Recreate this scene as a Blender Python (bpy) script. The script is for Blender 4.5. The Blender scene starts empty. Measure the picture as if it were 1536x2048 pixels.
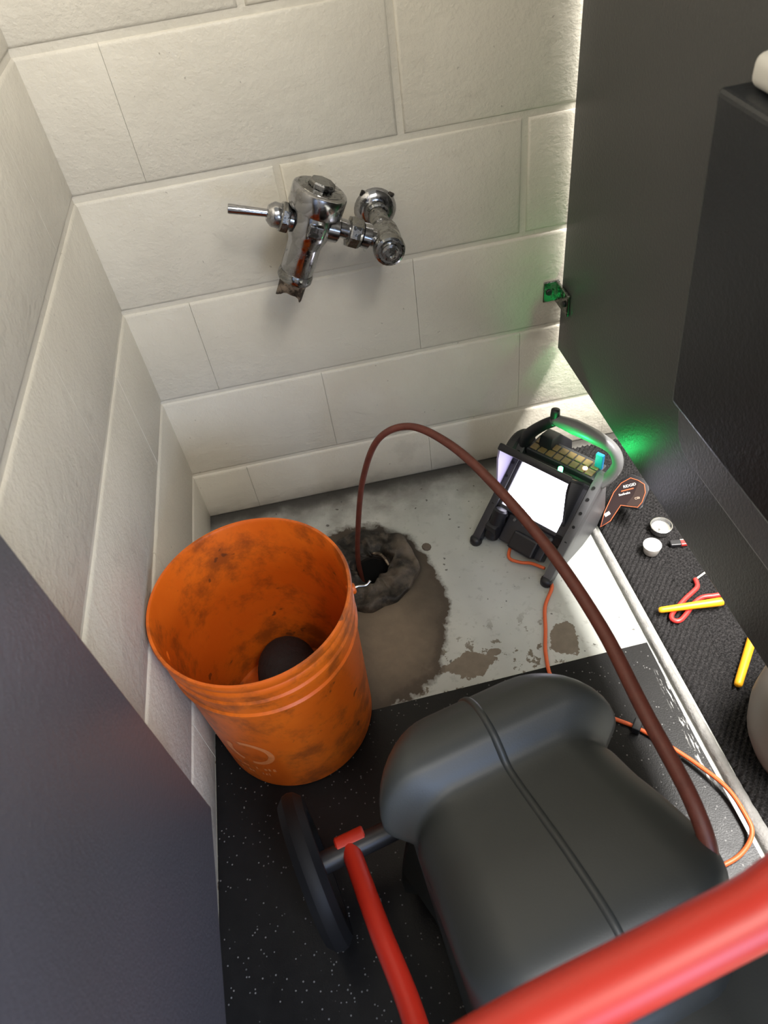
import bpy, bmesh, math, random
from mathutils import Vector, Matrix
random.seed(7)
sc = bpy.context.scene
COL = sc.collection
PI = math.pi

# ------------------------------------------------------------------ camera
cam_d = bpy.data.cameras.new('camera')
cam = bpy.data.objects.new('camera', cam_d)
COL.objects.link(cam)
R = Vector((0.97800795, -0.17524796, -0.11308673))
U = Vector((0.20533798, 0.71399286, 0.66936575))
F = Vector((0.03656187, 0.67786603, -0.73427575))
m = Matrix.Identity(4)
for i in range(3):
    m[i][0], m[i][1], m[i][2] = R[i], U[i], -F[i]
m[0][3], m[1][3], m[2][3] = 0.330646676, -1.20552582, 1.20302621
cam.matrix_world = m
cam_d.sensor_fit = 'VERTICAL'
cam_d.sensor_height = 36.0
cam_d.lens = 1464.6 / 2048 * 36.0
cam_d.clip_start = 0.02
cam_d.dof.use_dof = True
cam_d.dof.focus_distance = 1.35
cam_d.dof.aperture_fstop = 8.5
sc.camera = cam

# ------------------------------------------------------------------ light
w = bpy.data.worlds.new('world')
sc.world = w
w.use_nodes = True
w.node_tree.nodes['Background'].inputs[0].default_value = (1.0, 0.98, 0.90, 1)
w.node_tree.nodes['Background'].inputs[1].default_value = 0.40


def area(name, loc, target, sx, sy, power, col, spread=180):
    d = bpy.data.lights.new(name, 'AREA')
    d.shape = 'RECTANGLE'
    d.size, d.size_y, d.energy, d.color = sx, sy, power, col
    d.spread = math.radians(spread)
    o = bpy.data.objects.new(name, d)
    COL.objects.link(o)
    o.location = loc
    o.rotation_euler = (Vector(target) - Vector(loc)).to_track_quat('-Z', 'Y').to_euler()
    return o


area('ceiling_lamp_next_stall', (1.75, -0.85, 2.55), (1.75, -0.85, 0), 0.35, 1.2, 205, (1.0, 0.965, 0.925))
area('ceiling_lamp_room', (1.36, -2.10, 2.62), (0.0, -1.0, 0.8), 1.0, 1.0, 98, (1.0, 0.945, 0.895))
area('added_fill_overhead', (0.50, -2.2, 2.6), (0.45, -0.5, 0.0), 1.0, 1.0, 13, (1.0, 0.97, 0.88))  # added overhead fill, brightens the floor and the valve area
area('room_lamp_behind', (0.70, -2.05, 0.85), (0.07, -1.25, 0.35), 0.5, 0.5, 4.5, (0.48, 0.65, 1.0), 85)

vs = sc.view_settings
sc.display_settings.display_device = 'sRGB'
vs.view_transform = 'Standard'
vs.look = 'None'
vs.exposure = 0.14
vs.gamma = 1.0
vs.use_curve_mapping = False


# ------------------------------------------------------------------ materials
class NT:
    def __init__(self, name):
        self.m = bpy.data.materials.new(name)
        self.m.use_nodes = True
        self.t = self.m.node_tree
        self.b = self.t.nodes['Principled BSDF']

    def n(self, kind, **kw):
        x = self.t.nodes.new(kind)
        for k, v in kw.items():
            setattr(x, k, v)
        return x

    def l(self, a, b):
        self.t.links.new(a, b)

    def coord(self, out='Object'):
        return self.n('ShaderNodeTexCoord').outputs[out]

    def noise(self, vec, scale, detail=4, rough=0.55, out=0):
        x = self.n('ShaderNodeTexNoise')
        x.inputs['Scale'].default_value = scale
        x.inputs['Detail'].default_value = detail
        x.inputs['Roughness'].default_value = rough
        self.l(vec, x.inputs['Vector'])
        return x.outputs[out]

    def math(self, op, a, b=None, c=None, clamp=False):
        x = self.n('ShaderNodeMath', operation=op, use_clamp=clamp)
        for i, v in enumerate((a, b, c)):
            if v is None:
                continue
            if isinstance(v, (int, float)):
                x.inputs[i].default_value = v
            else:
                self.l(v, x.inputs[i])
        return x.outputs[0]

    def step(self, v, lo, hi, a=0.0, b=1.0):
        x = self.n('ShaderNodeMapRange')
        x.interpolation_type = 'SMOOTHSTEP'
        self.l(v, x.inputs[0])
        for i, q in enumerate((lo, hi, a, b)):
            x.inputs[i + 1].default_value = q
        return x.outputs[0]

    def mix(self, f, a, b):
        x = self.n('ShaderNodeMix', data_type='RGBA')
        if isinstance(f, (int, float)):
            x.inputs[0].default_value = f
        else:
            self.l(f, x.inputs[0])
        for i, v in ((6, a), (7, b)):
            if isinstance(v, tuple):
                x.inputs[i].default_value = v + (1,) if len(v) == 3 else v
            else:
                self.l(v, x.inputs[i])
        return x.outputs[2]

    def xyz(self, vec):
        x = self.n('ShaderNodeSeparateXYZ')
        self.l(vec, x.inputs[0])
        return x.outputs

    def bump(self, h, strength, dist, normal=None):
        x = self.n('ShaderNodeBump')
        x.inputs['Strength'].default_value = strength
        x.inputs['Distance'].default_value = dist
        self.l(h, x.inputs['Height'])
        if normal is not None:
            self.l(normal, x.inputs['Normal'])
        self.l(x.outputs[0], self.b.inputs['Normal'])
        return x.outputs[0]

    def set(self, color=None, rough=0.5, metal=0.0, spec=None):
        if color is not None:
            if isinstance(color, tuple):
                self.b.inputs['Base Color'].default_value = color + (1,)
            else:
                self.l(color, self.b.inputs['Base Color'])
        if isinstance(rough, (int, float)):
            self.b.inputs['Roughness'].default_value = rough
        else:
            self.l(rough, self.b.inputs['Roughness'])
        self.b.inputs['Metallic'].default_value = metal
        if spec is not None:
            self.b.inputs['Specular IOR Level'].default_value = spec
        return self.m


def plain(name, col, rough=0.5, metal=0.0, var=0.25, scale=30, bump=0.0, bscale=200, bdist=0.001, spec=None):
    t = NT(name)
    v = t.coord()
    n = t.noise(v, scale)
    c2 = tuple(x * (1 - var) for x in col)
    c = t.mix(n, c2, tuple(min(1, x * (1 + var * 0.6)) for x in col))
    t.set(c, rough, metal, spec)
    if bump:
        t.bump(t.noise(v, bscale, 3), bump, bdist)
    return t.m


def wall_paint():
    t = NT('block_paint')
    g = t.n('ShaderNodeNewGeometry').outputs['Position']
    big = t.noise(g, 3.5, 4)
    med = t.noise(g, 18, 5, 0.6)
    c = t.mix(t.step(big, 0.3, 0.7), (0.55, 0.515, 0.43), (0.62, 0.585, 0.495))
    # grey scuffs and dust specks
    sm = t.step(t.math('MULTIPLY', big, med), 0.34, 0.46)
    c = t.mix(t.math('MULTIPLY', sm, 0.25), c, (0.34, 0.31, 0.26))
    sp = t.step(t.noise(g, 90, 2, 0.5), 0.735, 0.76)
    c = t.mix(t.math('MULTIPLY', sp, 0.5), c, (0.2, 0.18, 0.15))
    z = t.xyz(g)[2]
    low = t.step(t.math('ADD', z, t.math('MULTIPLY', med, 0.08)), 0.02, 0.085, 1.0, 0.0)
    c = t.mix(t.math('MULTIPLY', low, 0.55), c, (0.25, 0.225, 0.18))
    t.set(c, 0.42, 0, 0.35)
    h = t.math('ADD', t.math('MULTIPLY', t.noise(g, 170, 3, 0.6), 0.6), t.math('MULTIPLY', t.noise(g, 45, 4, 0.5), 1.0))
    t.bump(h, 0.7, 0.0026)
    return t.m


def concrete():
    t = NT('worn_painted_concrete')
    g = t.n('ShaderNodeNewGeometry').outputs['Position']
    x, y, z = t.xyz(g)
    n1 = t.noise(g, 14, 6, 0.62)
    n2 = t.noise(g, 55, 5, 0.6)
    n3 = t.noise(g, 4, 3)
    wob = t.math('SUBTRACT', n1, 0.5)

    def ell(cx, cy, rx, ry, wobble):
        a = t.math('DIVIDE', t.math('SUBTRACT', x, cx), rx)
        b = t.math('DIVIDE', t.math('SUBTRACT', y, cy), ry)
        d = t.math('SQRT', t.math('ADD', t.math('MULTIPLY', a, a), t.math('MULTIPLY', b, b)))
        return t.math('ADD', d, t.math('MULTIPLY', wob, wobble))
    c = t.mix(t.step(n3, 0.3, 0.7), (0.42, 0.435, 0.40), (0.53, 0.54, 0.50))
    c = t.mix(t.math('MULTIPLY', t.step(n2, 0.55, 0.75), 0.5), c, (0.26, 0.26, 0.235))
    #
    # grime towards the wall
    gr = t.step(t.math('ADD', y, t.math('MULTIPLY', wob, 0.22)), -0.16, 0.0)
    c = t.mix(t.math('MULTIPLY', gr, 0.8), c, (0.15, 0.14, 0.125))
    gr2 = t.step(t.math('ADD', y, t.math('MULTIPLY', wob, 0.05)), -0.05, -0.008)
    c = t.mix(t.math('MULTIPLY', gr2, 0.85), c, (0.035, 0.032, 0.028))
    # scaled dark specks
    sp = t.step(t.noise(g, 75, 2, 0.4), 0.70, 0.735)
    c = t.mix(t.math('MULTIPLY', sp, 0.8), c, (0.05, 0.045, 0.04))
    flak = t.math('MULTIPLY', t.step(t.noise(g, 38, 5, 0.6), 0.575, 0.6),
                  t.step(t.math('ADD', t.math('MULTIPLY', y, -1.0), t.math('MULTIPLY', x, 0.0)), 0.40, 0.50))
    flak = t.math('MULTIPLY', flak, t.step(x, 0.62, 0.7, 1.0, 0.25))
    c = t.mix(flak, c, (0.16, 0.135, 0.10))
    # bare tan patches
    for (cx, cy, rx, ry) in ((0.662, -0.50, 0.03, 0.036), (0.48, -0.515, 0.05, 0.028), (0.731, -0.45, 0.014, 0.012), (0.53, -0.50, 0.02, 0.01)):
        e = t.step(t.math('ADD', ell(cx, cy, rx, ry, 2.2), t.math('MULTIPLY', t.math('SUBTRACT', n2, 0.5), 0.9)), 0.90, 0.95, 1.0, 0.0)
        c = t.mix(e, c, t.mix(n2, (0.13, 0.105, 0.08), (0.25, 0.21, 0.16)))
    # outline left by the removed fixture
    e = t.math('ADD', ell(0.305, -0.345, 0.165, 0.225, 0.30), t.math('MULTIPLY', t.math('SUBTRACT', n2, 0.5), 0.16))
    inside = t.step(e, 0.985, 1.005, 1.0, 0.0)
    tan = t.mix(t.step(ell(0.35, -0.42, 0.10, 0.15, 0.7), 0.2, 1.15, 1.0, 0.0), (0.085, 0.068, 0.048), (0.22, 0.17, 0.118))
    tan = t.mix(t.math('MULTIPLY', n2, 0.5), tan, (0.06, 0.05, 0.04))
    c = t.mix(inside, c, tan)
    edge = t.math('MULTIPLY', t.step(e, 0.86, 0.95), t.step(e, 1.0, 1.06, 1.0, 0.0))
    c = t.mix(t.math('MULTIPLY', edge, 0.6), c, (0.06, 0.045, 0.032))
    d = t.step(ell(0.34, -0.235, 0.10, 0.105, 0.3), 0.8, 1.15, 1.0, 0.0)
    c = t.mix(d, c, (0.022, 0.018, 0.015))
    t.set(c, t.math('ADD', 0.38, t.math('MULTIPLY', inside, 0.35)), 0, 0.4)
    t.bump(t.math('ADD', n2, t.math('MULTIPLY', inside, -0.8)), 0.5, 0.0012)
    return t.m


def rubber():
    t = NT('black_speckled_rubber')
    g = t.n('ShaderNodeNewGeometry').outputs['Position']
    x, y, z = t.xyz(g)
    v = t.n('ShaderNodeTexVoronoi')
    v.inputs['Scale'].default_value = 260
    t.l(g, v.inputs['Vector'])
    r = t.n('ShaderNodeSeparateColor')
    t.l(v.outputs['Color'], r.inputs[0])
    fl = t.math('MULTIPLY', t.step(r.outputs[0], 0.93, 0.95), t.step(v.outputs['Distance'], 0.25, 0.4, 1.0, 0.0))
    c = t.mix(t.noise(g, 30), (0.004, 0.004, 0.0042), (0.009, 0.009, 0.0095))
    c = t.mix(t.math('MULTIPLY', fl, 0.8), c, (0.16, 0.158, 0.155))
    # white paint scuffs along the edge
    mp = t.n('ShaderNodeMapping')
    mp.inputs['Scale'].default_value = (220, 30, 1)
    t.l(g, mp.inputs['Vector'])
    s = t.noise(mp.outputs[0], 1.0, 3, 0.6)
    band = t.math('MULTIPLY', t.step(x, 0.786, 0.794), t.step(x, 0.800, 0.804, 1.0, 0.0))
    band = t.math('MULTIPLY', band, t.math('MULTIPLY', t.step(y, -0.83, -0.78), t.step(y, -0.64, -0.60, 1.0, 0.0)))
    c = t.mix(t.math('MULTIPLY', band, t.step(s, 0.54, 0.62)), c, (0.6, 0.6, 0.58))
    t.set(c, t.math('ADD', 0.26, t.math('MULTIPLY', t.noise(g, 60), 0.14)), 0, 0.22)
    t.bump(t.noise(g, 420, 3), 0.35, 0.0006)
    return t.m


def bucket_mat():
    t = NT('orange_plastic')
    v = t.coord()
    n = t.noise(v, 7, 5, 0.6)
    n2 = t.noise(v, 26, 6, 0.7)
    c = t.mix(t.step(n, 0.3, 0.7), (0.60, 0.105, 0.006), (0.70, 0.145, 0.009))
    dirt = t.step(t.math('ADD', t.math('MULTIPLY', n, 0.5), t.math('MULTIPLY', n2, 0.6)), 0.50, 0.70)
    c = t.mix(t.math('MULTIPLY', dirt, 0.7), c, (0.13, 0.032, 0.008))
    sp = t.step(t.noise(v, 34, 2), 0.70, 0.74)
    c = t.mix(t.math('MULTIPLY', sp, 0.7), c, (0.07, 0.025, 0.01))
    t.set(c, 0.42, 0, 0.4)
    t.bump(n2, 0.15, 0.0008)
    return t.m


def partition_mat(name, col):
    t = NT(name)
    v = t.coord()
    n = t.noise(v, 2.2, 3)
    c = t.mix(n, tuple(a * 0.92 for a in col), tuple(a * 1.08 for a in col))
    t.set(c, 0.36, 0, 0.45)
    h = t.math('ADD', t.noise(v, 190, 2, 0.5), t.math('MULTIPLY', t.noise(v, 420, 2), 0.5))
    t.bump(h, 0.42, 0.0011)
    return t.m


def chrome(name, dirt=0.3, base=(0.40, 0.40, 0.41)):
    t = NT(name)
    v = t.coord()
    n = t.noise(v, 40, 5, 0.65)
    n2 = t.noise(v, 160, 3)
    d = t.math('MULTIPLY', t.step(t.math('ADD', t.math('MULTIPLY', n, 0.7), t.math('MULTIPLY', n2, 0.3)), 0.45, 0.62), dirt)
    c = t.mix(d, base, (0.20, 0.19, 0.175))
    t.set(c, t.math('ADD', 0.12, t.math('MULTIPLY', d, 0.5)), 1.0)
    t.bump(n2, 0.02, 0.0002)
    return t.m


def rust():
    t = NT('corroded_brass')
    v = t.coord()
    n = t.noise(v, 70, 6, 0.7)
    c = t.mix(t.step(n, 0.42, 0.6), (0.05, 0.035, 0.025), (0.34, 0.27, 0.2))
    t.set(c, 0.6, 0.45)
    t.bump(n, 0.6, 0.001)
    return t.m


def emit(name, col, s):
    t = NT(name)
    t.set((0.02, 0.02, 0.02), 0.3)
    t.b.inputs['Emission Color'].default_value = col + (1,)
    t.b.inputs['Emission Strength'].default_value = s
    return t.m


def carpet():
    t = NT('black_ribbed_carpet')
    g = t.n('ShaderNodeNewGeometry').outputs['Position']
    n = t.noise(g, 330, 4, 0.75)
    n2 = t.noise(g, 25, 3)
    c = t.mix(t.step(n, 0.4, 0.68), (0.007, 0.0066, 0.0066), (0.046, 0.043, 0.043))
    c = t.mix(t.math('MULTIPLY', n2, 0.3), c, (0.02, 0.02, 0.02))
    t.set(c, 0.85, 0, 0.2)
    t.bump(n, 0.6, 0.0018)
    return t.m


def wax():
    t = NT('dark_wax_residue')
    g = t.n('ShaderNodeNewGeometry').outputs['Position']
    n = t.noise(g, 45, 6, 0.7)
    n2 = t.noise(g, 12, 3)
    c = t.mix(t.step(n, 0.42, 0.68), (0.012, 0.010, 0.008), (0.075, 0.06, 0.045))
    x, y, z = t.xyz(g)
    k = t.math('MULTIPLY', t.step(t.math('ADD', x, t.math('MULTIPLY', y, -0.6)), 0.49, 0.56), t.step(n2, 0.35, 0.6))
    c = t.mix(t.math('MULTIPLY', k, 0.85), c, (0.155, 0.125, 0.095))
    t.set(c, 0.5, 0, 0.4)
    t.bump(n, 1.0, 0.004)
    return t.m


M_WALL = wall_paint()
M_MORTAR = plain('painted_mortar', (0.58, 0.545, 0.47), 0.5, var=0.1, bump=0.4, bscale=120)
M_CONC = concrete()
M_RUB = rubber()
M_BUCKET = bucket_mat()
M_PART = partition_mat('charcoal_partition', (0.060, 0.060, 0.060))
M_DOOR = partition_mat('charcoal_door', (0.075, 0.072, 0.082))
M_CHROME = chrome('chrome', 0.35)
M_CHROME_D = chrome('dusty_chrome', 0.95, (0.32, 0.32, 0.31))
M_RUST = rust()
M_CARPET = carpet()
M_WAX = wax()
M_STRIP = plain('grey_rubber_edging', (0.27, 0.265, 0.25), 0.7, var=0.45, scale=60, bump=0.8, bscale=130, bdist=0.003)
M_DRUM = plain('grey_drum_plastic', (0.034, 0.037, 0.035), 0.46, var=0.12, scale=6, bump=0.25, bscale=500, bdist=0.0004)
M_BLK = plain('black_plastic', (0.016, 0.016, 0.019), 0.42, var=0.3, scale=20, bump=0.15, bscale=300, bdist=0.0004)
M_TYRE = plain('black_tyre_rubber', (0.006, 0.006, 0.007), 0.6, var=0.3, scale=20, spec=0.2)
M_BLK2 = plain('charcoal_plastic', (0.034, 0.034, 0.040), 0.4, var=0.2, scale=20, bump=0.15, bscale=300, bdist=0.0004)
M_GREY = plain('grey_plastic', (0.115, 0.115, 0.12), 0.42, var=0.15, scale=20)
M_HANDLE = plain('light_grey_plastic', (0.17, 0.17, 0.172), 0.38, var=0.1, scale=20)
M_RED = plain('red_painted_tube', (0.50, 0.024, 0.011), 0.42, var=0.12, scale=10)
M_REDG = plain('red_rubber_grip', (0.62, 0.04, 0.035), 0.35, var=0.1, scale=40)
M_YEL = plain('yellow_grip', (0.90, 0.42, 0.015), 0.38, var=0.08, scale=30)
M_CABLE = plain('brown_push_cable', (0.125, 0.032, 0.020), 0.5, var=0.45, scale=70, bump=0.3, bscale=260)
M_CORD = plain('orange_cord', (0.74, 0.13, 0.035), 0.45, var=0.15)
M_WHITE = plain('white_plastic', (0.78, 0.77, 0.73), 0.4, var=0.05)
M_BEIGE = plain('offwhite_plastic', (0.60, 0.585, 0.54), 0.45, var=0.06)
M_STEEL = plain('bare_steel', (0.55, 0.54, 0.52), 0.28, 1.0, var=0.2)
M_ALU = plain('aluminium', (0.75, 0.75, 0.74), 0.25, 1.0, var=0.15)
M_BLUE = plain('blue_tab', (0.02, 0.27, 0.62), 0.4, var=0.05)
M_LABEL = plain('brown_label', (0.030, 0.018, 0.018), 0.35, var=0.1)
M_LABEL2 = plain('label_tan', (0.05, 0.032, 0.028), 0.35, var=0.1)
M_OLINE = plain('orange_print', (0.62, 0.15, 0.06), 0.5, var=0.05)
M_WPRINT = plain('white_print', (0.72, 0.72, 0.70), 0.5, var=0.04)
M_TPRINT = plain('tan_print', (0.55, 0.42, 0.32), 0.5, var=0.04)
M_KEY = plain('amber_keys', (0.22, 0.14, 0.06), 0.35, var=0.25, scale=90)
M_HOLE = plain('dark_hole', (0.004, 0.004, 0.004), 0.8, var=0.1)
M_BIN = plain('warm_grey_plastic', (0.235, 0.215, 0.195), 0.5, var=0.05)
M_DISP = partition_mat('smoked_dispenser', (0.009, 0.011, 0.014))
M_DISPB = partition_mat('grey_dispenser_back', (0.10, 0.10, 0.108))
M_RAG = plain('black_rag', (0.010, 0.010, 0.011), 0.7, var=0.4, scale=50, bump=0.6, bscale=80, bdist=0.004)
M_FADED = plain('faded_print', (0.66, 0.21, 0.06), 0.55, var=0.35, scale=90)
M_SCREEN = emit('lit_screen', (0.88, 0.85, 1.0), 8.0)
M_GLED = emit('green_lamp', (0.05, 1.0, 0.25), 25.0)
M_ALED = emit('amber_lamp', (1.0, 0.65, 0.3), 6.0)
M_INNER = plain('hood_painted_glow', (0.42, 0.38, 0.55), 0.45, var=0.05)  # lilac screen light painted into the left flap's colour


# ------------------------------------------------------------------ mesh helpers
def obj(name, bm, mat, parent=None, smooth=False, label=None, auto=None):
    me = bpy.data.meshes.new(name)
    bmesh.ops.recalc_face_normals(bm, faces=bm.faces[:])
    bm.to_mesh(me)
    bm.free()
    me.materials.append(mat)
    if smooth:
        for p in me.polygons:
            p.use_smooth = True
    if auto:
        me.set_sharp_from_angle(angle=math.radians(auto))
    o = bpy.data.objects.new(name, me)
    COL.objects.link(o)
    if parent:
        o.parent = parent
    if label:
        o['label'] = label
    return o


def thing(name, label, cat, loc=(0, 0, 0), rz=0.0, group=None):
    o = bpy.data.objects.new(name, None)
    COL.objects.link(o)
    o.location = loc
    o.rotation_euler = (0, 0, rz)
    tag(o, label, cat, group)
    return o


def tag(o, label, cat, group=None):
    o['label'] = label
    o['category'] = cat
    if group:
        o['group'] = group
    return o


def structure(o):
    o['kind'] = 'structure'
    return o


def box(lo, hi, bev=0.0, seg=2, mat=None, bm=None):
    bm2 = bmesh.new()
    bmesh.ops.create_cube(bm2, size=1)
    for v in bm2.verts:
        for i in range(3):
            v.co[i] = lo[i] if v.co[i] < 0 else hi[i]
    if bev:
        bmesh.ops.bevel(bm2, geom=bm2.edges[:], offset=bev, segments=seg, profile=0.5, affect='EDGES')
    if mat is not None:
        bm2.transform(mat)
    return merge(bm, bm2)


def merge(bm, bm2):
    if bm is None:
        return bm2
    me = bpy.data.meshes.new('tmp')
    bm2.to_mesh(me)
    bm2.free()
    bm.from_mesh(me)
    bpy.data.meshes.remove(me)
    return bm


def smooth_path(pts, n=8):
    P = [Vector(p) for p in pts]
    out = []
    for i in range(len(P) - 1):
        p0 = P[i - 1] if i > 0 else P[i] * 2 - P[i + 1]
        p1, p2 = P[i], P[i + 1]
        p3 = P[i + 2] if i + 2 < len(P) else P[i + 1] * 2 - P[i]
        for k in range(n):
            t = k / n
            out.append(0.5 * ((2 * p1) + (p2 - p0) * t + (2 * p0 - 5 * p1 + 4 * p2 - p3) * t * t + (3 * p1 - p0 - 3 * p2 + p3) * t ** 3))
    out.append(P[-1])
    return out


def tube(pts, r, sides=12, smooth=0, caps=True, bm=None, squash=None):
    """r: number or list per control point"""
    P = [Vector(p) for p in pts]
    if isinstance(r, (int, float)):
        rr = [r] * len(P)
    else:
        rr = list(r)
    if smooth:
        Q = smooth_path(P, smooth)
        R2 = []
        for i in range(len(P) - 1):
            for k in range(smooth):
                R2.append(rr[i] + (rr[i + 1] - rr[i]) * k / smooth)
        R2.append(rr[-1])
        P, rr = Q, R2
    b2 = bmesh.new()
    rings = []
    T = (P[1] - P[0]).normalized()
    ref = Vector((0, 0, 1)) if abs(T.z) < 0.9 else Vector((1, 0, 0))
    N = (ref - T * ref.dot(T)).normalized()
    for i, p in enumerate(P):
        if i == 0:
            T = (P[1] - P[0]).normalized()
        elif i == len(P) - 1:
            T = (P[i] - P[i - 1]).normalized()
        else:
            T = ((P[i + 1] - P[i]).normalized() + (P[i] - P[i - 1]).normalized()).normalized()
        N = (N - T * N.dot(T)).normalized()
        B = T.cross(N)
        ring = []
        for k in range(sides):
            a = 2 * PI * k / sides
            sx, sy = math.cos(a), math.sin(a)
            if squash:
                sx *= squash
            ring.append(b2.verts.new(p + (N * sx + B * sy) * rr[i]))
        rings.append(ring)
    for a, b in zip(rings, rings[1:]):
        for k in range(sides):
            b2.faces.new((a[k], a[(k + 1) % sides], b[(k + 1) % sides], b[k]))
    if caps:
        b2.faces.new(rings[0][::-1])
        b2.faces.new(rings[-1])
    return merge(bm, b2)


def lathe(profile, segs=32, mat=None, bm=None, arc=None):
    """profile list of (r, z); closed with poles when r==0"""
    b2 = bmesh.new()
    rows = []
    for r, z in profile:
        if r < 1e-6:
            rows.append([b2.verts.new((0, 0, z))])
        else:
            rows.append([b2.verts.new((r * math.cos(2 * PI * k / segs), r * math.sin(2 * PI * k / segs), z)) for k in range(segs)])
    for a, b in zip(rows, rows[1:]):
        for k in range(segs):
            j = (k + 1) % segs
            if len(a) == 1 and len(b) == 1:
                continue
            if len(a) == 1:
                b2.faces.new((a[0], b[j], b[k]))
            elif len(b) == 1:
                b2.faces.new((a[k], a[j], b[0]))
            else:
                b2.faces.new((a[k], a[j], b[j], b[k]))
    if mat is not None:
        b2.transform(mat)
    return merge(bm, b2)


def prism(poly, fn, d0, d1, bev=0.0, bm=None):
    """poly: 2D points; fn(a, b, d) -> 3D"""
    b2 = bmesh.new()
    A = [b2.verts.new(fn(a, b, d0)) for a, b in poly]
    B = [b2.verts.new(fn(a, b, d1)) for a, b in poly]
    b2.faces.new(A)
    b2.faces.new(B[::-1])
    n = len(poly)
    for i in range(n):
        b2.faces.new((A[i], B[i], B[(i + 1) % n], A[(i + 1) % n]))
    if bev:
        bmesh.ops.recalc_face_normals(b2, faces=b2.faces[:])
        bmesh.ops.bevel(b2, geom=b2.edges[:], offset=bev, segments=2, profile=0.5, affect='EDGES')
    return merge(bm, b2)


def axis_mat(p0, direction):
    q = Vector(direction).to_track_quat('Z', 'Y')
    return Matrix.Translation(Vector(p0)) @ q.to_matrix().to_4x4()


def cyl(p0, p1, r, segs=16, bev=0.0, bm=None):
    p0, p1 = Vector(p0), Vector(p1)
    L = (p1 - p0).length
    b = min(bev, r * 0.5, L * 0.4)
    prof = [(0, 0), (r - b, 0), (r, b), (r, L - b), (r - b, L), (0, L)] if b else [(0, 0), (r, 0), (r, L), (0, L)]
    return lathe(prof, segs, axis_mat(p0, p1 - p0), bm)


# ------------------------------------------------------------------ walls of concrete block
S, E0 = 0.2032, 0.1337
J = 0.009          # joint width
rnd = random.Random(3)


def block_mesh(w_, h_, kl, kr):
    """kl, kr: how strongly the left and right edges are rounded (1 = open joint, small = joint filled with paint)"""
    b = bmesh.new()
    rows = []
    for ins, dep in ((0, 0.030), (0, 0.0046), (0.0026, 0.0013), (0.0062, 0.0)):
        rows.append([b.verts.new((x, dep, z)) for x, z in ((ins * kl, ins), (w_ - ins * kr, ins), (w_ - ins * kr, h_ - ins), (ins * kl, h_ - ins))])
    for a, c in zip(rows, rows[1:]):
        for k in range(4):
            b.faces.new((a[k], a[(k + 1) % 4], c[(k + 1) % 4], c[k]))
    b.faces.new(rows[-1])
    bmesh.ops.recalc_face_normals(b, faces=b.faces[:])
    me = bpy.data.meshes.new('block')
    b.to_mesh(me)
    b.free()
    me.materials.append(M_WALL)
    for p in me.polygons:
        p.use_smooth = True
    me.set_sharp_from_angle(angle=math.radians(50))
    return me


MESHES = {}


def wall(name, length, height, offs, mat4, open_joints=()):
    back = box((-0.12, 0.0036, -0.05), (length, 0.12, height))
    wobj = structure(obj(name, back, M_WALL))
    wobj.matrix_world = mat4
    z0, row = 0.0, 0
    while z0 < height - 0.02:
        z1 = E0 if row == 0 else min(height, z0 + S)
        x = offs[row % 2] - 2 * S
        while x < length:
            a, c = max(0.0, x), min(length, x + 2 * S)
            if c - a > 0.03:
                ja = (row, round(a, 2)) in open_joints
                jc = (row, round(c, 2)) in open_joints
                ga = -0.01 if a == 0 else (J / 2 if ja else 0.0003)
                gc = 0.0 if c == length else (J / 2 if jc else 0.0003)
                gz = 0.0 if row == 0 else J / 2 * (0.62 if row < 3 else 0.8 if row == 3 else 1)
                gt = J / 2 * (0.62 if row < 2 else 0.8 if row == 2 else 1)
                key = (round(c - a - ga - gc, 4), round(z1 - z0 - gz - gt, 4), 1.0 if ja else 0.0, 1.0 if jc else 0.0)
                if key not in MESHES:
                    MESHES[key] = block_mesh(*key)
                o = bpy.data.objects.new('block', MESHES[key])
                COL.objects.link(o)
                o.parent = wobj
                o.location = (a + ga, rnd.uniform(-0.0005, 0.0005), z0 + gz)
            x += 2 * S
        z0 = z1
        row += 1
    return wobj


# row 0: floor..E, row 1: E..D (vertical at .725), row 2: D..C (.522)
OPEN = [(4, 0.52), (3, 0.32), (3, 0.73), (3, 0.72), (5, 0.73), (5, 0.72), (5, 0.32), (4, 0.93)]
wall('wall_back', 2.3, 2.2, (0.522 - 2 * S, 0.3186), Matrix.Identity(4), OPEN)
# left wall: local x runs from the corner toward the camera (-y), local y is outward (-x)
ml = Matrix(((0, -1, 0, 0), (-1, 0, 0, 0), (0, 0, 1, 0), (0, 0, 0, 1)))
wall('wall_left', 2.6, 2.2, (0.590 - 2 * S, 0.590 - S), ml)

# ------------------------------------------------------------------ floor with drain hole
HX, HY, HR = 0.338, -0.250, 0.036


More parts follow.
